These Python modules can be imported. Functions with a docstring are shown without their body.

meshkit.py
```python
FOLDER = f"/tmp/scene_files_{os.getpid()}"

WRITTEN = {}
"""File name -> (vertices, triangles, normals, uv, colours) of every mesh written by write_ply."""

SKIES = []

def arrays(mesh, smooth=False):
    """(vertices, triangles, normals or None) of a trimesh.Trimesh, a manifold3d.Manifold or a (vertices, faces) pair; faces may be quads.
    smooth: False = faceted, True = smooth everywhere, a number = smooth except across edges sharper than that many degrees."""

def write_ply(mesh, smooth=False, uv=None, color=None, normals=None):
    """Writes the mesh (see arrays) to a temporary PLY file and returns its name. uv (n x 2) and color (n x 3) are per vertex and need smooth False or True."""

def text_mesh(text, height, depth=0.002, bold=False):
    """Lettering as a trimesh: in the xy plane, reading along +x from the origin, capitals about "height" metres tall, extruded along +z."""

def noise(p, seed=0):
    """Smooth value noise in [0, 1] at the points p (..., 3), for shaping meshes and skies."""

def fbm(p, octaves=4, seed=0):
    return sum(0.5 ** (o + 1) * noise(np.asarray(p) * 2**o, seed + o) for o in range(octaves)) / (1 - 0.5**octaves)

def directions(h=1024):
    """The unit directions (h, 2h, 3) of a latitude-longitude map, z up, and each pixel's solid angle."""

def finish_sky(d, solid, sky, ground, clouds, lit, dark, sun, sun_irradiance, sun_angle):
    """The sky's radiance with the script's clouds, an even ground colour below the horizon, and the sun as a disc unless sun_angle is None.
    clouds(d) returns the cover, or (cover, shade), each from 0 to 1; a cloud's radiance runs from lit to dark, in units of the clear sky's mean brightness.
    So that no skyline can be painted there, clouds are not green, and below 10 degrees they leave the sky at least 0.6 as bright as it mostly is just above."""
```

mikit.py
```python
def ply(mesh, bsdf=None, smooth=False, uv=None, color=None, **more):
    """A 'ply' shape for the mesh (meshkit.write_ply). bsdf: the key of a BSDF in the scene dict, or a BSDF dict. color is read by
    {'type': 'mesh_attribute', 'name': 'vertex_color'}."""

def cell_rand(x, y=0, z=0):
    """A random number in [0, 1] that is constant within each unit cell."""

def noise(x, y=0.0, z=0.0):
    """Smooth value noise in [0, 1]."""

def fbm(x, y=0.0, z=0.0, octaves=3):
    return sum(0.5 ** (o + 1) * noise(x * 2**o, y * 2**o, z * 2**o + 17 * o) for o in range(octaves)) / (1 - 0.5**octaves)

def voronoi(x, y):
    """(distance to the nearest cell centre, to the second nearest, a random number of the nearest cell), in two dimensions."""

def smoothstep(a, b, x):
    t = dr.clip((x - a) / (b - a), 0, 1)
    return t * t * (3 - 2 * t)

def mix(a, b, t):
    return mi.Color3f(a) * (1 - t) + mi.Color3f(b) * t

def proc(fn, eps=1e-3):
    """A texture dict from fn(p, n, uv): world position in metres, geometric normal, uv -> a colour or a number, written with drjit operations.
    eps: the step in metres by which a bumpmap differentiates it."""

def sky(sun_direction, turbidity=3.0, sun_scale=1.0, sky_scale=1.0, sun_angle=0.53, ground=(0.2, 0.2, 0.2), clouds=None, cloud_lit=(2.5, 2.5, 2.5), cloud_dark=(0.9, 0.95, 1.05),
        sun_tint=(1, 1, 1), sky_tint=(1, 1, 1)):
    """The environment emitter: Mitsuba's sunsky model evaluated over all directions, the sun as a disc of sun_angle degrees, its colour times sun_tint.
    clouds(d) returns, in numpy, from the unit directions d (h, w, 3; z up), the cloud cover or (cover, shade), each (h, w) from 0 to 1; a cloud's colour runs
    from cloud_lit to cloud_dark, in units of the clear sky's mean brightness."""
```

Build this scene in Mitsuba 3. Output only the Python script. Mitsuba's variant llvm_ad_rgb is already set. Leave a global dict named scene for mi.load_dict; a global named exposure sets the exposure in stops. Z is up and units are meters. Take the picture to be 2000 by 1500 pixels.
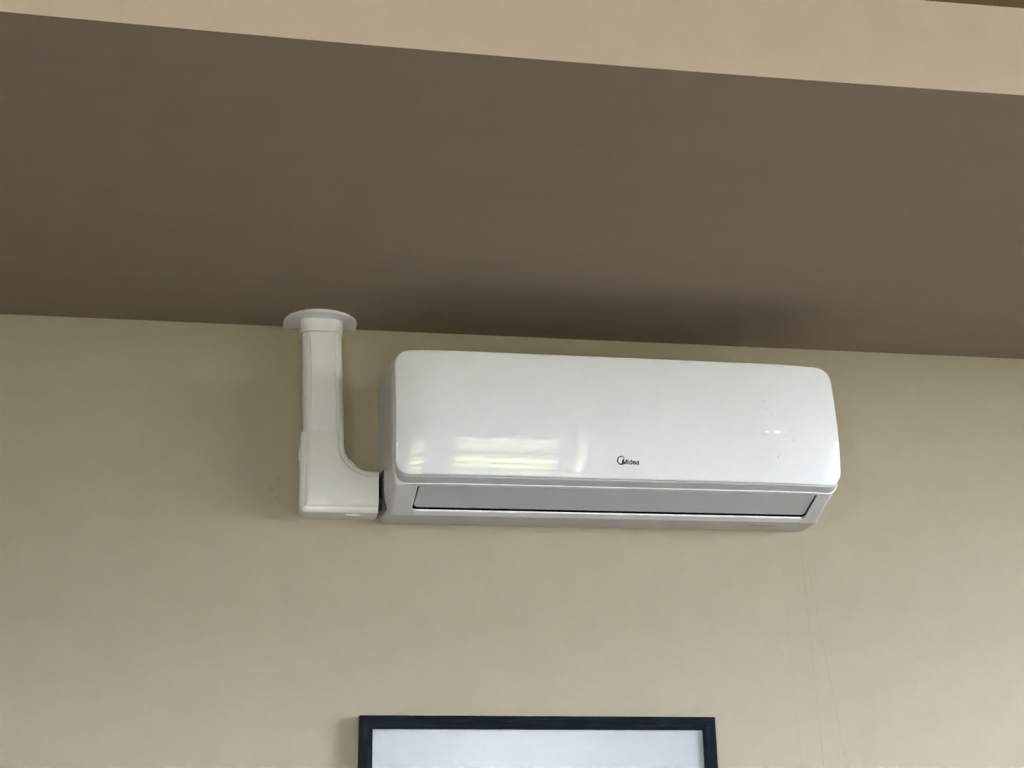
import math
import numpy as np
import trimesh
import manifold3d as m3
import drjit as dr
import mitsuba as mi
import shapely
import shapely.geometry as sg
import mikit
import meshkit

T = mi.ScalarTransform4f
scene, labels = {}, {}

# ------------------------------------------------------------------ camera, sky, exposure
CAM = np.array([0.0, -2.6, 1.55])
YAW, PITCH, ROLL = np.radians([11.48, 18.95, -1.62])
FOC = 2773.0                                     # pixels in the 2000 px wide frame
cy, sy, cp, sp = math.cos(YAW), math.sin(YAW), math.cos(PITCH), math.sin(PITCH)
FWD = np.array([sy * cp, cy * cp, sp])
RGT = np.array([cy, -sy, 0.0])
UPV = np.cross(RGT, FWD)
UPC = UPV * math.cos(ROLL) - RGT * math.sin(ROLL)
scene['camera'] = {
    'type': 'perspective', 'fov': math.degrees(2 * math.atan(1000.0 / FOC)), 'fov_axis': 'x', 'near_clip': 0.02, 'far_clip': 500.0,
    'to_world': T().look_at(origin=CAM.tolist(), target=(CAM + FWD).tolist(), up=UPC.tolist())}
scene['sky'] = mikit.sky((-0.35, 0.62, 0.70), turbidity=3.5, sun_scale=0.13, sky_scale=1.0, ground=(0.2, 0.2, 0.2), cloud_lit=(2.6, 2.42, 2.36), sky_tint=(1.07, 0.985, 0.97),
                         clouds=lambda d: (0.75 * np.clip(2.2 * meshkit.fbm(d * [3, 3, 5] + 7, 4, 3) - 0.55, 0, 1), 0.3 * meshkit.fbm(d * 4, 3, 9)))
exposure = 7.77


# ------------------------------------------------------------------ helpers
def numbered(key):
    if key not in scene:
        return key
    k = 1
    while f'{key}_{k:03d}' in scene:
        k += 1
    return f'{key}_{k:03d}'


def obj(name, mesh, bsdf, parent=None, smooth=False, label=None, uv=None, **more):
    key = numbered((parent + '__' if parent else '') + name)
    scene[key] = mikit.ply(mesh, bsdf, smooth=smooth, uv=uv, **more)
    if label:
        labels[key] = {'label': label}
    return key


def struct(name, mesh, bsdf, label, smooth=False):
    key = obj(name, mesh, bsdf, None, smooth)
    labels[key] = {'label': label, 'category': name.split('_')[0], 'kind': 'structure'}
    return key


def box(x0, x1, y0, y1, z0, z1):
    m = trimesh.creation.box((x1 - x0, y1 - y0, z1 - z0))
    m.apply_translation(((x0 + x1) / 2, (y0 + y1) / 2, (z0 + z1) / 2))
    return m


def cat(*ms):
    return trimesh.util.concatenate([m for m in ms])


def tm(man):
    m = man.to_mesh()
    return trimesh.Trimesh(np.asarray(m.vert_properties)[:, :3], np.asarray(m.tri_verts), process=False)


def mbox(x0, x1, y0, y1, z0, z1):
    return m3.Manifold.cube([x1 - x0, y1 - y0, z1 - z0]).translate([x0, y0, z0])


def hull_spheres(pts, n=32):
    """convex hull of spheres (x, y, z, r)"""
    out = []
    for x, y, z, r in pts:
        s = trimesh.creation.icosphere(3)
        out.append(np.asarray(s.vertices) * r + [x, y, z])
    return m3.Manifold.hull_points(np.vstack(out))


def extrude_xz(poly, d0, d1):
    """shapely polygon in (x, z) on the wall -> manifold between the distances d0 and d1 from the wall (y = -d)"""
    rings = [np.asarray(poly.exterior.coords)[:-1]] + [np.asarray(r.coords)[:-1] for r in poly.interiors]
    cs = m3.CrossSection([r.tolist() for r in rings], m3.FillRule.EvenOdd)
    return m3.Manifold.extrude(cs, d1 - d0).rotate([90, 0, 0]).translate([0, -d0, 0])


def rounded_ring(x0, x1, z0, z1, R, inset, n_side=(90, 30), n_arc=10):
    """points of a rounded rectangle, the same number for every inset"""
    x0, x1, z0, z1 = x0 + inset, x1 - inset, z0 + inset, z1 - inset
    R = max(R - inset, 5e-6)
    pts = []
    for cx, cz, a0, p, q, n in ((x1 - R, z1 - R, 0, (x1 - R, z1), (x0 + R, z1), n_side[0]), (x0 + R, z1 - R, 90, (x0, z1 - R), (x0, z0 + R), n_side[1]),
                                (x0 + R, z0 + R, 180, (x0 + R, z0), (x1 - R, z0), n_side[0]), (x1 - R, z0 + R, 270, (x1, z0 + R), (x1, z1 - R), n_side[1])):
        for k in range(n_arc):
            a = math.radians(a0 + 90 * k / n_arc)
            pts.append((cx + R * math.cos(a), cz + R * math.sin(a)))
        for k in range(n):
            t = k / n
            pts.append((p[0] + (q[0] - p[0]) * t, p[1] + (q[1] - p[1]) * t))
    return np.array(pts)


def bridge(rings, close_start=False, close_end=False):
    n = len(rings[0])
    v = np.vstack(rings)
    f = []
    j = np.arange(n)
    for k in range(len(rings) - 1):
        a, b = k * n + j, k * n + (j + 1) % n
        c, d = a + n, b + n
        f += [np.stack([a, b, d], 1), np.stack([a, d, c], 1)]
    for flag, k, flip in ((close_start, 0, True), (close_end, len(rings) - 1, False)):
        if flag:
            v = np.vstack([v, rings[k].mean(0)])
            c = len(v) - 1
            a, b = k * n + j, k * n + (j + 1) % n
            f.append(np.stack([b, a, 0 * a + c], 1) if flip else np.stack([a, b, 0 * a + c], 1))
    return trimesh.Trimesh(v, np.vstack(f), process=False)


# ------------------------------------------------------------------ materials
def two(b):
    return {'type': 'twosided', 'b': b}


def diffuse(fn_or_rgb):
    r = fn_or_rgb if isinstance(fn_or_rgb, dict) else {'type': 'rgb', 'value': list(fn_or_rgb)}
    return {'type': 'diffuse', 'reflectance': r}


fbm, noise, smoothstep, mix = mikit.fbm, mikit.noise, mikit.smoothstep, mikit.mix

# faint drips and scratches on the back wall, in metres (x, z)
DRIPS = [((1.1015, 2.166), (1.108, 1.50), 0.0011, 0.10), ((1.107, 2.163), (1.118, 2.06), 0.0013, 0.10), ((1.118, 2.06), (1.150, 1.74), 0.0013, 0.10),
         ((1.152, 1.76), (1.168, 1.62), 0.0011, 0.07), ((1.060, 2.15), (1.063, 1.55), 0.0010, 0.06), ((0.127, 2.15), (0.127, 1.93), 0.0009, 0.07), ((0.287, 2.13), (0.287, 2.05), 0.0009, 0.06)]


def wall_color(p, n, uv):
    x, z = p.x, p.z
    c = mix((0.408, 0.352, 0.258), (0.398, 0.345, 0.254), fbm(x * 1.3, z * 1.3, 4.0))
    c *= 0.985 + 0.03 * fbm(x * 40, z * 40, 1.0)
    mark = mi.Float(0)
    for (xa, za), (xb, zb), w, s in DRIPS:
        t = dr.clip(((x - xa) * (xb - xa) + (z - za) * (zb - za)) / ((xb - xa) ** 2 + (zb - za) ** 2), 0, 1)
        d = dr.sqrt(dr.square(x - xa - t * (xb - xa)) + dr.square(z - za - t * (zb - za)))
        d += 0.0012 * (fbm(z * 25, x * 3, 3.0) - 0.5)
        mark = dr.maximum(mark, 0.7 * s * (1 - smoothstep(w * 0.4, w * 1.6, dr.abs(d))) * (0.5 + fbm(z * 30, 2.0, 1.0)))
    # grubby scuffs beside the pipe cover
    scuff = smoothstep(0.62, 0.75, fbm(x * 90, z * 90, 8.0)) * (1 - smoothstep(0.01, 0.05, dr.sqrt(dr.square(x - 0.088) + dr.square((z - 2.235) * 0.7))))
    return c * (1 - mark) * (1 - 0.12 * scuff)


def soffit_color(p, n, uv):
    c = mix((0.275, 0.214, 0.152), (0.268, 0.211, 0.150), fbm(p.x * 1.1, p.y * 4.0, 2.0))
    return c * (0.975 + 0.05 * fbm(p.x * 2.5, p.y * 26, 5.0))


def fascia_color(p, n, uv):
    return mix((0.86, 0.69, 0.54), (0.845, 0.682, 0.535), fbm(p.x * 2.0, p.z * 6.0, 2.0)) * (0.985 + 0.03 * fbm(p.x * 30, p.z * 30, 5.0))


def ceiling_color(p, n, uv):
    return mix((0.185, 0.140, 0.070), (0.178, 0.137, 0.068), fbm(p.x * 1.5, p.y * 1.5, 2.0))


def floor_color(p, n, uv):
    return mix((0.13, 0.125, 0.12), (0.095, 0.09, 0.088), fbm(p.x * 2, p.y * 2, 0.0, 4))


def plaster_bump(p, n, uv):
    return fbm(p.x * 14, p.z * 14 + p.y * 14, 1.0) * 0.6 + 0.12 * fbm(p.x * 160, p.z * 160 + p.y * 160, 2.0)


def plaster(fn, scale=0.0008):
    return two({'type': 'bumpmap', 'arbitrary': mikit.proc(plaster_bump, 2e-3), 'scale': scale, 'b': diffuse(mikit.proc(fn))})


SMUDGES = [(0.9575, 2.3065, 0.0040, 0.10), (0.9635, 2.306, 0.0036, 0.10), (1.0055, 2.3065, 0.0045, 0.07), (1.0150, 2.317, 0.0055, 0.05), (1.021, 2.298, 0.0045, 0.07),
           (0.9875, 2.2660, 0.0024, 0.30), (0.966, 2.372, 0.007, 0.05), (0.969, 2.357, 0.007, 0.06), (0.979, 2.347, 0.006, 0.05), (0.990, 2.272, 0.006, 0.05)]


def panel_color(p, n, uv):
    m = mi.Float(0)
    for x, z, r, s in SMUDGES:
        d = dr.sqrt(dr.square(p.x - x) + dr.square(p.z - z))
        m = dr.maximum(m, s * (1 - smoothstep(r * 0.3, r, d)))
    return mi.Color3f(0.80, 0.80, 0.80) * (1 - m)


def wood(along, across, depth):
    g = fbm(along * 24, across * 300, depth * 200, 4)
    fleck = smoothstep(0.5, 0.8, noise(along * 160, across * 900, 3.0))
    return mix((0.0022, 0.0034, 0.0050), (0.0105, 0.0170, 0.0250), smoothstep(0.42, 0.75, g) * (0.5 + 0.5 * fleck))


def frame_wood_flat(p, n, uv):
    return wood(p.x, p.z, p.y)


def frame_wood_upright(p, n, uv):
    return wood(p.z, p.x, p.y)


def board_color(p, n, uv):
    return mi.Color3f(0.45, 0.46, 0.465) * (0.985 + 0.03 * fbm(p.x * 6, p.z * 420, 2.0))


scene['wall_paint'] = plaster(wall_color)
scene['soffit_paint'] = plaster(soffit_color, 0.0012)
scene['fascia_paint'] = plaster(fascia_color)
scene['ceiling_paint'] = plaster(ceiling_color)
scene['side_paint'] = two(diffuse((0.82, 0.82, 0.82)))
scene['left_paint'] = two(diffuse((0.22, 0.20, 0.17)))
scene['floor_concrete'] = two(diffuse(mikit.proc(floor_color)))
scene['gloss_white'] = two({'type': 'plastic', 'int_ior': 1.5, 'nonlinear': False, 'diffuse_reflectance': mikit.proc(panel_color)})
scene['satin_white'] = two({'type': 'roughplastic', 'alpha': 0.22, 'int_ior': 1.48, 'diffuse_reflectance': {'type': 'rgb', 'value': [0.66, 0.655, 0.645]}})
scene['shaded_white'] = two({'type': 'roughplastic', 'alpha': 0.22, 'int_ior': 1.48, 'diffuse_reflectance': {'type': 'rgb', 'value': [0.54, 0.54, 0.54]}})  # same plastic, greyed to put the shade of down-facing parts into the colour
scene['highlight_white'] = two({'type': 'roughplastic', 'alpha': 0.12, 'int_ior': 1.5, 'diffuse_reflectance': {'type': 'rgb', 'value': [0.86, 0.86, 0.85]}})  # same plastic, whitened to paint the highlight along lip and rim
scene['cover_white'] = two({'type': 'roughplastic', 'alpha': 0.16, 'int_ior': 1.48, 'diffuse_reflectance': {'type': 'rgb', 'value': [0.90, 0.885, 0.87]}})
scene['elbow_white'] = two({'type': 'roughplastic', 'alpha': 0.13, 'int_ior': 1.48, 'diffuse_reflectance': {'type': 'rgb', 'value': [0.87, 0.855, 0.82]}})
scene['black_rubber'] = two({'type': 'roughplastic', 'alpha': 0.35, 'diffuse_reflectance': {'type': 'rgb', 'value': [0.012, 0.012, 0.012]}})
scene['print_black'] = two(diffuse((0.012, 0.013, 0.014)))
scene['print_red'] = two(diffuse((0.50, 0.36, 0.35)))
for nm, fn in (('frame_black_flat', frame_wood_flat), ('frame_black_upright', frame_wood_upright)):
    scene[nm] = two({'type': 'roughplastic', 'alpha': 0.2, 'int_ior': 1.3, 'specular_reflectance': {'type': 'rgb', 'value': [0.4, 0.45, 0.55]}, 'diffuse_reflectance': mikit.proc(fn)})
scene['board_white'] = two({'type': 'roughplastic', 'alpha': 0.06, 'int_ior': 1.5, 'diffuse_reflectance': mikit.proc(board_color)})
scene['window_white'] = two(diffuse((0.62, 0.62, 0.62)))

# ------------------------------------------------------------------ the room
H_SOF, H_CEIL = 2.5615, 2.7055
XL, XR, YF = -2.6, 3.0, -4.8
Y_FAS = -1.0145


def fas_y(x):                                   # the edge of the bulkhead is not quite straight
    return -1.0105 - 0.0088 * ((x - 0.36) / 0.68) ** 2 if abs(x - 0.36) < 0.9 else -1.0105 - 0.0088 * (0.9 / 0.68) ** 2


def wall_with_holes(axis, at, thick, a0, a1, z0, z1, holes):
    """a wall made of solid pieces around its openings; axis 'x': runs along x at y = at"""
    poly = sg.box(a0, z0, a1, z1)
    for h in holes:
        poly = poly.difference(sg.box(h[0], h[2], h[1], h[3]))
    rings = [np.asarray(poly.exterior.coords)[:-1]] + [np.asarray(r.coords)[:-1] for r in poly.interiors]
    man = m3.Manifold.extrude(m3.CrossSection([r.tolist() for r in rings], m3.FillRule.EvenOdd), thick).rotate([90, 0, 0])   # x stays, z = height, y from 0 to -thick
    if axis == 'x':
        man = man.translate([0, at, 0])
    else:
        man = man.rotate([0, 0, 90]).translate([at, 0, 0])
    return tm(man)


FRONT_HOLES = [(-2.55, -1.68, 0.35, 2.62), (-0.70, 0.12, 0.35, 2.42), (1.06, 1.69, 0.35, 2.42), (1.72, 1.81, 0.35, 2.42)]  # first opening is added to brighten the left side, never mirrored
RIGHT_HOLES = [(-2.35, -1.10, 0.65, 2.66)]
struct('wall_back', box(XL - 0.2, XR + 0.2, 0, 0.2, -0.2, 3.0), 'wall_paint', 'beige painted plaster wall that carries the air conditioner')
struct('floor', box(XL - 0.2, XR + 0.2, YF - 0.2, 0.0, -0.2, 0.0), 'floor_concrete', 'grey floor of the room')

xs = np.unique(np.concatenate([[XL, XR], np.linspace(-0.54, 1.26, 37)]))
fy = np.array([fas_y(x) for x in xs])
n = len(xs)


def strip(p, q):
    v = np.vstack([p, q])
    k = np.arange(n - 1)
    return trimesh.Trimesh(v, np.vstack([np.stack([k, k + 1, k + 1 + n], 1), np.stack([k, k + 1 + n, k + n], 1)]), process=False)


def row(y, z):
    return np.stack([xs, np.broadcast_to(y, n), np.full(n, z)], 1)


struct('soffit', cat(strip(row(fy, H_SOF), row(0.0, H_SOF)), strip(row(0.0, H_SOF + 0.02), row(fy + 0.02, H_SOF + 0.02))), 'soffit_paint',
       'dropped beige ceiling strip above the air conditioner')
struct('fascia', cat(strip(row(fy, 3.0), row(fy, H_SOF)), strip(row(fy + 0.02, H_SOF), row(fy + 0.02, 3.0))), 'fascia_paint', 'upright beige face at the front of the dropped ceiling')
struct('ceiling', box(XL, XR, YF, -1.0, H_CEIL, H_CEIL + 0.1), 'ceiling_paint', 'higher brownish ceiling in front of the bulkhead')
struct('wall_left', box(XL - 0.2, XL, YF, 0, -0.2, 3.0), 'left_paint', 'beige wall at the left end of the room')
struct('wall_right', wall_with_holes('y', XR + 0.2, 0.2, YF, 0, -0.2, 3.0, RIGHT_HOLES).apply_translation((-0.2 + 0.2 * 0, 0, 0)), 'side_paint', 'beige wall with a wide window at the right end of the room')
struct('wall_front', wall_with_holes('x', YF, 0.2, XL - 0.2, XR + 0.2, -0.2, 3.0, FRONT_HOLES), 'side_paint', 'wall with the windows that the glossy panel mirrors and one added for light')


def window(i, holes, axis='x', at=YF, transom=1.67, w=0.045):
    k = f'window_{i}'
    x0, x1, z0, z1 = holes
    dpt = 0.06
    bars = [(x0, x0 + w, z0, z1), (x1 - w, x1, z0, z1), (x0 + w, x1 - w, z0, z0 + w), (x0 + w, x1 - w, z1 - w, z1)]
    if transom:
        bars.append((x0 + w, x1 - w, transom, transom + 0.15))
    for b in bars:
        m = box(b[0], b[1], at - 0.13, at - 0.13 + dpt, b[2], b[3]) if axis == 'x' else box(at + 0.07, at + 0.07 + dpt, b[0], b[1], b[2], b[3])
        obj('frame_bar', m, 'window_white', k)
    labels[k] = {'label': 'white framed window in the wall opposite the air conditioner, mirrored in its panel, except the unmirrored far left one added for light' if axis == 'x' else 'wide white framed window in the right wall', 'kind': 'structure'}


for i, h in enumerate(FRONT_HOLES):
    window(i + 1, h, w=0.045 if h[1] - h[0] > 0.3 else 0.012)
window(5, RIGHT_HOLES[0], 'y', XR, 0)

# ------------------------------------------------------------------ outside, seen only as a reflection
scene['lawn_grass'] = two(diffuse(mikit.proc(lambda p, n, uv: mix((0.05, 0.07, 0.025), (0.26, 0.255, 0.11), smoothstep(0.38, 0.62, fbm(p.x * 0.12, p.y * 0.7, 1.0, 4))))))
scene['facade_render'] = two(diffuse((0.21, 0.206, 0.20)))
scene['pane_dark'] = two({'type': 'roughplastic', 'alpha': 0.1, 'diffuse_reflectance': {'type': 'rgb', 'value': [0.06, 0.07, 0.08]}})
scene['roof_slate'] = two(diffuse((0.25, 0.22, 0.20)))
scene['paving_grey'] = two(diffuse((0.11, 0.11, 0.115)))
struct('paving', box(-60, 60, -9.0, 60, -0.6, -0.3), 'paving_grey', 'grey paving outside around the room')
k = obj('lawn', box(-110, 110, -110, -9.0, -0.6, -0.3), 'lawn_grass')
labels[k] = {'label': 'yellowish green lawn outside, mirrored in the glossy panel', 'category': 'lawn', 'kind': 'structure'}
bk = 'terrace_building'
labels[bk] = {'label': 'pale building row beyond the lawn, seen only as a reflection in the glossy panel', 'category': 'building', 'kind': 'structure'}
obj('wall', box(-30, 60, -92, -82, -0.3, 7.6), 'facade_render', bk)
obj('roof', box(-30.4, 60.4, -92.4, -81.5, 7.6, 8.4), 'roof_slate', bk)
pane = mikit.ply(box(-0.55, 0.55, -82.0, -81.9, -0.75, 0.75), 'pane_dark')
for r, z in enumerate((1.1, 3.5, 5.9)):
    for c in range(34):
        kk = numbered(bk + '__window')
        scene[kk] = {**pane, 'to_world': T().translate([-14.0 + 2.05 * c, 0, z])}

# ------------------------------------------------------------------ the air conditioner
AC = 'air_conditioner'
labels[AC] = {'label': 'white wall-mounted split air conditioner with a glossy front panel', 'category': 'air conditioner'}
ZB, ZT = 2.173, 2.443

# casing: a tapered moulded body, with the outlet cut out below and the pipe knock-out at the lower left
r = 0.010
pts = []
for s, x_back, x_front in ((1, 0.262, 0.2735), (-1, 1.122, 1.1135)):
    def xd(d):
        return x_back + (x_front - x_back) * d / 0.18 + s * r
    for d, z, ins in ((-0.012, ZB + r, 0.007), (-0.012, ZB + 0.012 + r, 0.0), (0.0697, 2.1833, 0.007), (0.150, 2.2156, 0.002), (0.157, 2.25, 0.0), (0.156, ZT + 0.003 - r, 0.0), (-0.012, ZT - r, 0.0)):
        pts.append((xd(max(d, 0)) + s * ins, -d, z, r))
body = hull_spheres(pts)
body = body ^ mbox(0, 2, -1, 0, 2, 3)


def place_slope(poly, a, e, t0, t1):
    """extrude a polygon drawn in (x, along the slope) from t0 to t1 along the outward normal of the slope"""
    rings = [np.asarray(poly.exterior.coords)[:-1]]
    man = m3.Manifold.extrude(m3.CrossSection([r.tolist() for r in rings], m3.FillRule.EvenOdd), t1 - t0).translate([0, 0, t0])
    # local (x, s, t) -> world (x, -(a_d + e_d s + o_d t), a_z + e_z s + o_z t), outward o = (e_z, -e_d)
    o = np.array([e[1], -e[0]])
    M = np.array([[1, 0, 0, 0], [0, -e[0], -o[0], -a[0]], [0, e[1], o[1], a[1]]], float)
    out = man.transform(M)
    return out


FOOT, HEAD = (0.0880, 2.1838), (0.1640, 2.2105)
e = np.array(HEAD) - np.array(FOOT)
SL = float(np.linalg.norm(e))
e /= SL
X0B, X0T, X1B, X1T = 0.3160, 0.3210, 1.0790, 1.0785
opening = sg.Polygon([(X0B, -0.0085), (X1B, -0.0085), (X1T, SL + 0.01), (X0T, SL + 0.01)]).buffer(-0.012, join_style='mitre').buffer(0.012)
cut = place_slope(opening, FOOT, e, -0.0075, 0.03)
body = body - cut
knock = hull_spheres([(x, -d, z, 0.008) for x in (0.23, 0.285) for d in (0.015, 0.066) for z in (2.191, 2.252)])
body = body - knock
casing_key = obj('casing', tm(body), 'satin_white', AC, smooth=25)

# black sheets that stand in for the shade inside outlet and knock-out
tray = place_slope(opening.buffer(-0.0002), FOOT, e, -0.0074, -0.0010) - place_slope(opening.buffer(-0.0008), FOOT, e, -0.0068, 0.01)
obj('outlet_shade', tm(tray), 'black_rubber', AC, label='black tray put in for the shade behind the louver flap')
flap_poly = sg.Polygon([(X0B + 0.003, 0.0002), (X1B - 0.0022, 0.0002), (X1T - 0.0022, SL + 0.004), (X0T + 0.003, SL + 0.004)]).buffer(-0.009, join_style='mitre').buffer(0.009)
flap = place_slope(flap_poly, FOOT, e, -0.006, -0.0015) + place_slope(flap_poly.buffer(-0.0012), FOOT, e, -0.006, -0.0005)
obj('louver_flap', tm(flap), 'shaded_white', AC, smooth=25, label='long white louver flap with a dark gap around it')

# lower lip of the outlet and the thin rim above the flap: their highlight is put into a whiter colour
lip = hull_spheres([(x, -d, z, 0.0022) for x in (0.3215, 1.068) for d, z in ((0.0890, 2.1789), (0.0840, 2.1786), (0.0700, 2.1758), (0.0750, 2.1755))])
obj('outlet_lip', tm(lip), 'highlight_white', AC, smooth=30, label='rounded lip below the louver flap with a painted highlight')

# glossy front panel
PX0, PX1, PZ0, PZ1, PR = 0.2735, 1.1130, 2.2190, 2.4505, 0.027


def panel_d(x, z):
    d = 0.2105 - 1.17 * np.maximum(0, 2.345 - z) ** 2 - 0.9 * np.maximum(0, z - 2.36) ** 2
    u = np.minimum(x - PX0, PX1 - x)
    w = np.where(x < 0.69, 0.100 - 0.015 * np.clip((2.315 - z) / 0.09, 0, 1), 0.17)
    a = np.where(x < 0.69, 0.0125 - 0.0035 * np.clip((2.315 - z) / 0.09, 0, 1), 0.015)
    return d - a * np.maximum(0, 1 - u / w) ** 2.2


def lean(x, z):
    """the unit hangs a little askew: its front widens to the right towards the foot"""
    return x + np.clip((PZ1 - z) / (PZ1 - PZ0), 0, 1) * (0.002 + 0.004 * (x - PX0) / (PX1 - PX0))


def panel_mesh():
    rings = []
    for inset, back in ((0.010, 0.0066), (0.0005, 0.0064), (0.0, 0.0060), (0.0, 0.004), (0.0, 0.0022), (0.0002, 0.0013), (0.0006, 0.0006), (0.0012, 0.0002), (0.002, 0.0)):
        p = rounded_ring(PX0, PX1, PZ0, PZ1, PR, inset)
        rings.append(np.stack([lean(p[:, 0], p[:, 1]), -(panel_d(p[:, 0], p[:, 1]) - back), p[:, 1]], 1))
    hh = (PZ1 - PZ0) / 2
    for inset in np.linspace(0.003, hh - 0.00001, 57):
        p = rounded_ring(PX0, PX1, PZ0, PZ1, PR, inset)
        rings.append(np.stack([lean(p[:, 0], p[:, 1]), -panel_d(p[:, 0], p[:, 1]), p[:, 1]], 1))
    return bridge(rings, close_start=False)


pm = panel_mesh()
if pm.face_normals[np.argmax(pm.area_faces)][1] > 0:
    pm.invert()
obj('front_panel', pm, 'gloss_white', AC, smooth=30, label='glossy white front panel that mirrors a window')
PANEL = AC + '__front_panel'

# frame of the casing right behind the panel: band greyed for shade, edge whitened for highlight
def rim_loft(profile):
    rings = []
    for inset, d in profile:
        p = rounded_ring(PX0 - 0.0015, PX1 + 0.0030, 2.2078, PZ1 - 0.006, 0.026, inset)
        u = np.minimum(p[:, 0] - PX0, PX1 - p[:, 0])
        dd = d - 0.010 * np.maximum(0, 1 - u / 0.14) ** 2.2
        rings.append(np.stack([lean(p[:, 0], p[:, 1]), -dd, p[:, 1]], 1))
    return bridge(rings)


obj('front_rim', rim_loft([(0.0024, 0.1660), (0.0026, 0.1674), (0.0060, 0.1790), (0.0090, 0.1850), (0.0300, 0.1860)]), 'shaded_white', AC, smooth=30, label='band under the glossy panel with its shade put into a grey colour')
obj('rim_edge', rim_loft([(0.006, 0.150), (0.0, 0.150), (0.0, 0.1660), (0.0003, 0.1672), (0.0008, 0.1678), (0.0022, 0.1679), (0.0027, 0.1672)]), 'highlight_white', AC, smooth=30, label='thin edge above the louver flap with a painted highlight')


def on_panel(mesh, lift=0.0004):
    """lays a flat mesh drawn in (x, z = its y) on the panel; its thickness is measured along the panel's depth"""
    v = np.asarray(mesh.vertices)
    d = panel_d(2 * v[:, 0] - lean(v[:, 0], v[:, 1]), v[:, 1])
    return trimesh.Trimesh(np.stack([v[:, 0], -(d + v[:, 2] * 0.35 - 0.00005), v[:, 1]], 1), mesh.faces, process=False)


def strip_arc(cx, cz, pts):
    """a ring of changing width: pts = [(degrees, inner radius, outer radius)]"""
    ou = [(cx + ro * math.cos(math.radians(a)), cz + ro * math.sin(math.radians(a))) for a, ri, ro in pts]
    inn = [(cx + ri * math.cos(math.radians(a)), cz + ri * math.sin(math.radians(a))) for a, ri, ro in pts]
    return sg.Polygon(ou + inn[::-1])


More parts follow.
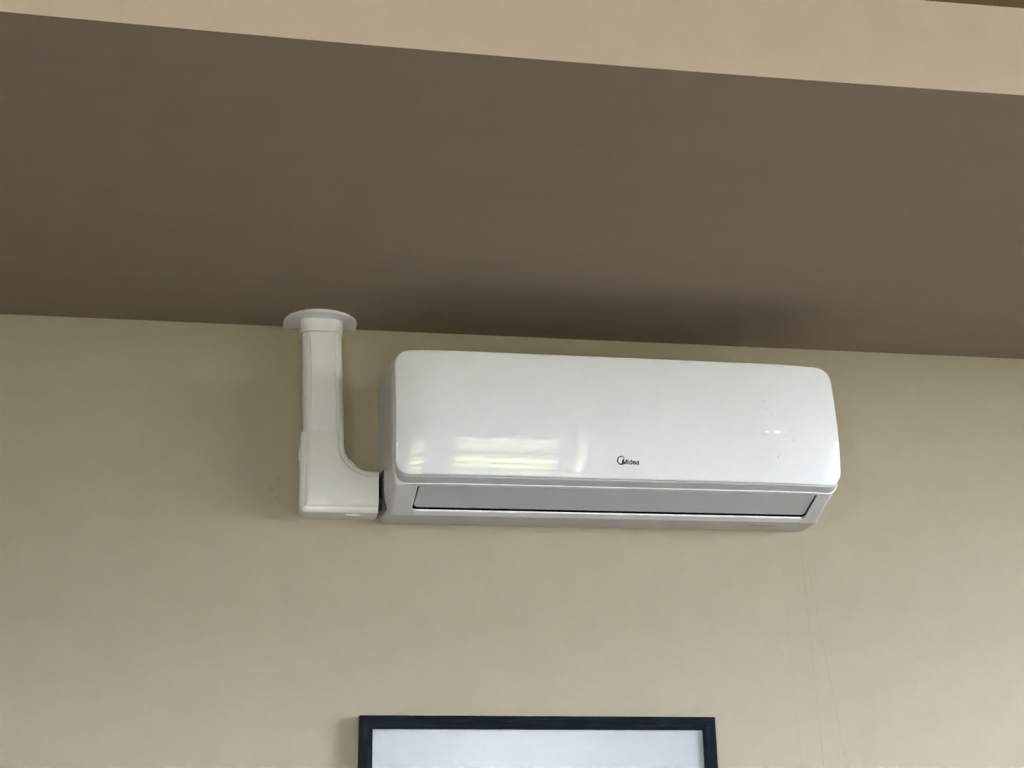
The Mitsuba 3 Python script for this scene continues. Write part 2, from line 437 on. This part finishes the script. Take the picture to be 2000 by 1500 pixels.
LX, LZ = 0.6858, 2.2515                          # middle of the ring of the emblem
ring_pts = [(a, 0.0071 - (0.0012 * abs(math.sin(math.radians((a - 35) / 2)))), 0.0078) for a in range(35, 336, 6)]
ring = trimesh.creation.extrude_polygon(strip_arc(LX, LZ, ring_pts), 0.001, engine='earcut')
slash = trimesh.creation.extrude_polygon(sg.Polygon([(LX + 0.0002, LZ - 0.0072), (LX + 0.0040, LZ - 0.0050), (LX + 0.0052, LZ + 0.0022), (LX + 0.0030, LZ + 0.0022)]), 0.001, engine='earcut')
txt = meshkit.text_mesh('Midea', 0.0078, 0.001, bold=True)
b = txt.bounds
txt.apply_translation((-b[0][0], 0, 0))
txt.apply_scale((0.0310 / (b[1][0] - b[0][0]), 1, 1))
txt.apply_translation((LX + 0.0026, LZ - 0.0062, 0))
obj('emblem', on_panel(cat(ring, slash, txt)), 'print_black', PANEL, label='small black printed logo that reads Midea')

scene['glint_white'] = diffuse((0.8, 0.8, 0.8))
for x, z, a, bb, power in ((0.9680, 2.3126, 0.0044, 0.0019, 0.50), (0.9887, 2.3129, 0.0058, 0.0026, 1.6)):  # small glowing ovals put on the panel as lamp reflections
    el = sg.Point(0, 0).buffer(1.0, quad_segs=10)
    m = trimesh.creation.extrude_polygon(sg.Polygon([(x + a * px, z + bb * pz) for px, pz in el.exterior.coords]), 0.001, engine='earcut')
    kk = obj('lamp_glint', on_panel(m), 'glint_white', PANEL, label='tiny glowing white oval standing in for a mirrored lamp')
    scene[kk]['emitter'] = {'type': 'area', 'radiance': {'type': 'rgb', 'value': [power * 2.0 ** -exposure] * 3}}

# faded red print on the underside
tx = meshkit.text_mesh('Inverter', 0.0075, 0.0002, bold=True)
b = tx.bounds
v = np.asarray(tx.vertices).copy()
v[:, 0] += 0.25 * v[:, 1]
s = 0.054 / (v[:, 0].max() - v[:, 0].min())
k0 = -0.062
und = trimesh.Trimesh(np.stack([0.981 + (v[:, 0] - v[:, 0].min()) * s, -0.041 - v[:, 1] * 1.25, 2.17335 + v[:, 2] * 0 - 0.0002 - v[:, 2]], 1), tx.faces, process=False)
obj('printed_mark', und, 'print_red', AC, label='faded red lettering on the underside')

# ------------------------------------------------------------------ pipe cover
PC = 'pipe_cover'
labels[PC] = {'label': 'white plastic pipe cover bending from the ceiling to the air conditioner', 'category': 'pipe cover'}
# trunk, seen from the front on the wall: leans very slightly
tx0, tx1, tz0, tz1 = 0.1185, 0.1925, 2.330, 2.556
lean = 0.012


def trunk_mesh():
    prof = []
    W, Dp, R = 0.0755, 0.060, 0.020
    prof.append((0.0, 0.001))
    prof.append((0.0, Dp - R))
    for a in np.linspace(0, 90, 16)[1:]:
        t = math.radians(a)
        prof.append((R - R * math.cos(t), Dp - R + R * math.sin(t)))
    # seam: a hairline groove
    out = []
    for x, d in prof:
        out.append((x, d))
    out = [(x, d) for x, d in out]
    gx = 0.0150
    gd = np.interp(gx, [p[0] for p in out[2:]], [p[1] for p in out[2:]])
    left = [p for p in out if p[0] < gx - 0.0004] + [(gx - 0.0003, gd), (gx, gd - 0.0004), (gx + 0.0003, gd + 0.0003)] + [(x, d + 0.0003) for x, d in out if x > gx + 0.0004]
    full = left + [(W - x, d) for x, d in left[::-1]]
    full = np.array(full)
    rings = []
    for z in np.linspace(tz0, tz1, 6):
        f = (z - tz0) / (tz1 - tz0)
        x0 = tx0 + 0.002 - 0.0085 * f
        rings.append(np.stack([x0 + full[:, 0] * (1 - 0.0 * f), -full[:, 1], np.full(len(full), z)], 1))
    return bridge(rings, True, True)


tmesh = trunk_mesh()
obj('trunk', tmesh, 'cover_white', PC, smooth=28, label='straight upright length of white trunking')

# elbow
EX0, EZ0 = 0.1150, 2.1810
EXR = 0.2590                                     # right end of the stub
EZT = 2.3330                                     # top of the elbow
ETOPX = 0.1955
ESTUBZ = 2.2610
a, c = ETOPX, ESTUBZ
RC = EXR - a - 0.012
arc = [(a + RC - RC * math.cos(t), c + RC - RC * math.sin(t)) for t in np.linspace(0, math.pi / 2, 24)]
outline = sg.Polygon([(EX0, EZT), (a, EZT)] + arc + [(EXR, c), (EXR, EZ0), (EX0, EZ0)])
outline = outline.difference(sg.box(EX0, EZ0, EX0 + 0.012, EZ0 + 0.012)).union(sg.Point(EX0 + 0.012, EZ0 + 0.012).buffer(0.012, quad_segs=16)).buffer(0)
ext = sg.Polygon(list(outline.exterior.coords))
long = ext.simplify(0.00006)


def loft(out2d, profile):
    """smooth loft of an outline along matching inset rings (offsets along the outline's own vertex normals)"""
    p = np.asarray(shapely.segmentize(out2d.exterior, 0.004).coords)[:-1]
    if sg.LinearRing(p).is_ccw is False:
        p = p[::-1]
    t = np.roll(p, -1, 0) - p
    t /= np.linalg.norm(t, axis=1, keepdims=True)
    nrm = np.stack([t[:, 1], -t[:, 0]], 1)
    nv = nrm + np.roll(nrm, 1, 0)
    nv /= np.linalg.norm(nv, axis=1, keepdims=True)
    cosn = np.clip((nv * nrm).sum(1), 0.5, 1)
    nv /= cosn[:, None]
    rings = []
    for ins, d in profile:
        q = p - nv * ins
        q = np.maximum(q, [EX0 + ins, EZ0 + ins])          # sharp corner once the inset passes the corner's radius
        q[p[:, 1] > EZT - 1e-6, 1] = EZT                 # the two open ends stay flat
        q[p[:, 0] > EXR - 1e-6, 0] = EXR
        rings.append(np.stack([q[:, 0], np.full(len(q), -d), q[:, 1]], 1))
    tri_v, tri_f = trimesh.creation.triangulate_polygon(sg.Polygon(rings[-1][:, [0, 2]]), engine='earcut')
    m = bridge(rings)
    capv = np.stack([tri_v[:, 0], np.full(len(tri_v), -profile[-1][1]), tri_v[:, 1]], 1)
    cap = trimesh.Trimesh(capv, tri_f, process=False)
    bv, bf = trimesh.creation.triangulate_polygon(sg.Polygon(rings[0][:, [0, 2]]), engine='earcut')
    bot = trimesh.Trimesh(np.stack([bv[:, 0], np.full(len(bv), -profile[0][1]), bv[:, 1]], 1), bf, process=False)
    if cap.face_normals[0][1] > 0:
        cap.invert()
    if bot.face_normals[0][1] < 0:
        bot.invert()
    if m.face_normals[0] @ np.array([nv[0][0], 0, nv[0][1]]) < 0:
        m.invert()
    m = cat(m, cap, bot)
    m.merge_vertices(digits_vertex=7)
    return m


prof = [(0.0, 0.001), (0.0, 0.046)]
for t in np.linspace(0, math.pi / 2, 12)[1:]:
    prof.append((0.0105 * (1 - math.cos(t)), 0.046 + 0.0105 * math.sin(t)))
base = loft(long, prof)
prof2 = [(0.0095, 0.045), (0.0095, 0.0568), (0.0098, 0.0577), (0.0104, 0.0583), (0.0112, 0.0586)]
for t in np.linspace(0, math.pi / 2, 10)[1:]:
    prof2.append((0.0112 + 0.0155 * math.sin(t / 1.0) ** 1.0 if False else 0.0112 + 0.0155 * (1 - math.cos(t)), 0.0586 + 0.0062 * math.sin(t)))
lid = loft(long, prof2)


EL = obj('elbow', cat(base, lid), 'elbow_white', PC, smooth=28, label='white right-angle corner piece with an inner curve')
# snap-on clips round the elbow
for (x, z), ang, ln in (((EX0 - 0.0010, 2.2945), 90, 0.027), ((0.2145, EZ0 - 0.0002), 0, 0.030), ((0.2128, 2.2792), -47, 0.026)):
    trap = sg.Polygon([(-ln / 2, -0.0016), (ln / 2, -0.0016), (ln / 2 - 0.003, 0.0016), (-ln / 2 + 0.003, 0.0016)])
    trap = shapely.affinity.translate(shapely.affinity.rotate(trap, ang, origin=(0, 0)), x, z)
    obj('clip', tm(extrude_xz(trap, 0.026, 0.036)), 'elbow_white', EL, label='small raised snap clip')

# flange on the soffit with its collar
FX0, FX1, FD = 0.0780, 0.2180, 0.101
fr = (FX1 - FX0) / 2
half = sg.box(FX0, -0.001, FX1, FD - fr).union(sg.Point((FX0 + FX1) / 2, FD - fr).buffer(fr, quad_segs=32).intersection(sg.box(-1, FD - fr, 1, 1))).buffer(0.0001)
half = half.intersection(sg.box(-1, 0.001, 1, 1))
FLZ = H_SOF


def lay(poly, z0, z1):
    """polygon in (x, distance from the wall) -> solid between two heights"""
    rings = [np.asarray(poly.exterior.coords)[:-1]] + [np.asarray(q.coords)[:-1] for q in poly.interiors]
    return m3.Manifold.extrude(m3.CrossSection([q.tolist() for q in rings], m3.FillRule.EvenOdd), z1 - z0).translate([0, 0, z0]).mirror([0, 1, 0])


fl = lay(half, FLZ - 0.0045, FLZ - 0.0005) + lay(half.buffer(-0.0010), FLZ - 0.0055, FLZ - 0.0005)
FK = obj('flange', tm(fl), 'cover_white', PC, smooth=25, label='half-round white flange against the ceiling')
cx0, cx1 = tx0 - 0.0065 - 0.0027, tx0 - 0.0065 + 0.0755 + 0.0027
collar_out = sg.box(cx0, 0.001, cx1, 0.0655).buffer(-0.022).buffer(0.022, quad_segs=16).union(sg.box(cx0, 0.001, cx1, 0.035))
collar_in = sg.box(cx0 + 0.0022, -0.01, cx1 - 0.0022, 0.0632).buffer(-0.020).buffer(0.020, quad_segs=16).union(sg.box(cx0 + 0.0022, -0.01, cx1 - 0.0022, 0.035))
obj('collar', tm(lay(collar_out.difference(collar_in), FLZ - 0.0310, FLZ - 0.004)), 'cover_white', FK, smooth=25, label='short white collar around the trunking')

# insulated pipe between elbow and air conditioner
pipe = trimesh.creation.cylinder(0.017, 0.022, sections=32)
pipe.apply_transform(trimesh.transformations.rotation_matrix(math.pi / 2, (0, 1, 0)))
p1 = pipe.copy().apply_translation((0.2555, -0.034, 2.239))
p2 = pipe.copy().apply_translation((0.2555, -0.040, 2.205))
obj('insulated_pipe', cat(p1, p2), 'black_rubber', PC, smooth=30, label='black insulated pipe in the gap beside the air conditioner')
obj('knockout_shade', box(0.2812, 0.2822, -0.071, -0.010, 2.186, 2.257), 'black_rubber', AC, label='black plate put in for the shade inside the pipe opening')  # black plate paints the shade inside the knock-out

# ------------------------------------------------------------------ picture frame below
PF = 'picture_frame'
labels[PF] = {'label': 'black wooden frame around a blank glossy white board, hung below the air conditioner', 'category': 'picture frame'}
TILT = math.radians(0.69)
FXL, FXR, FZT, FDEP, FW, FH = 0.2310, 0.8900, 1.8195, 0.026, 0.0230, 0.50


def tilt(mesh):
    return mesh.apply_transform(trimesh.transformations.rotation_matrix(TILT, (0, 1, 0), (FXL, 0, FZT)))


def rail(p, q, r_, s_, d0, d1):
    """mitred rail: outer edge p-q, inner edge s-r, with a chamfered front"""
    poly = sg.Polygon([p, q, r_, s_])
    return tm(extrude_xz(poly, d0, d1 - 0.0012) + extrude_xz(poly.buffer(-0.0010, join_style='mitre'), d0, d1 - 0.0004) + extrude_xz(poly.buffer(-0.0020, join_style='mitre'), d0, d1))


O = [(FXL, FZT), (FXR, FZT), (FXR, FZT - FH), (FXL, FZT - FH)]
I = [(FXL + FW, FZT - FW), (FXR - FW, FZT - FW), (FXR - FW, FZT - FH + FW), (FXL + FW, FZT - FH + FW)]
for k in range(4):
    q = (k + 1) % 4
    obj('frame_rail', tilt(rail(O[k], O[q], I[q], I[k], 0.002, FDEP)), 'frame_black_upright' if k % 2 else 'frame_black_flat', PF)
obj('board', tilt(box(FXL + FW - 0.004, FXR - FW + 0.004, -0.016, -0.012, FZT - FH + FW - 0.004, FZT - FW + 0.004)), 'board_white', PF, label='blank glossy white board')
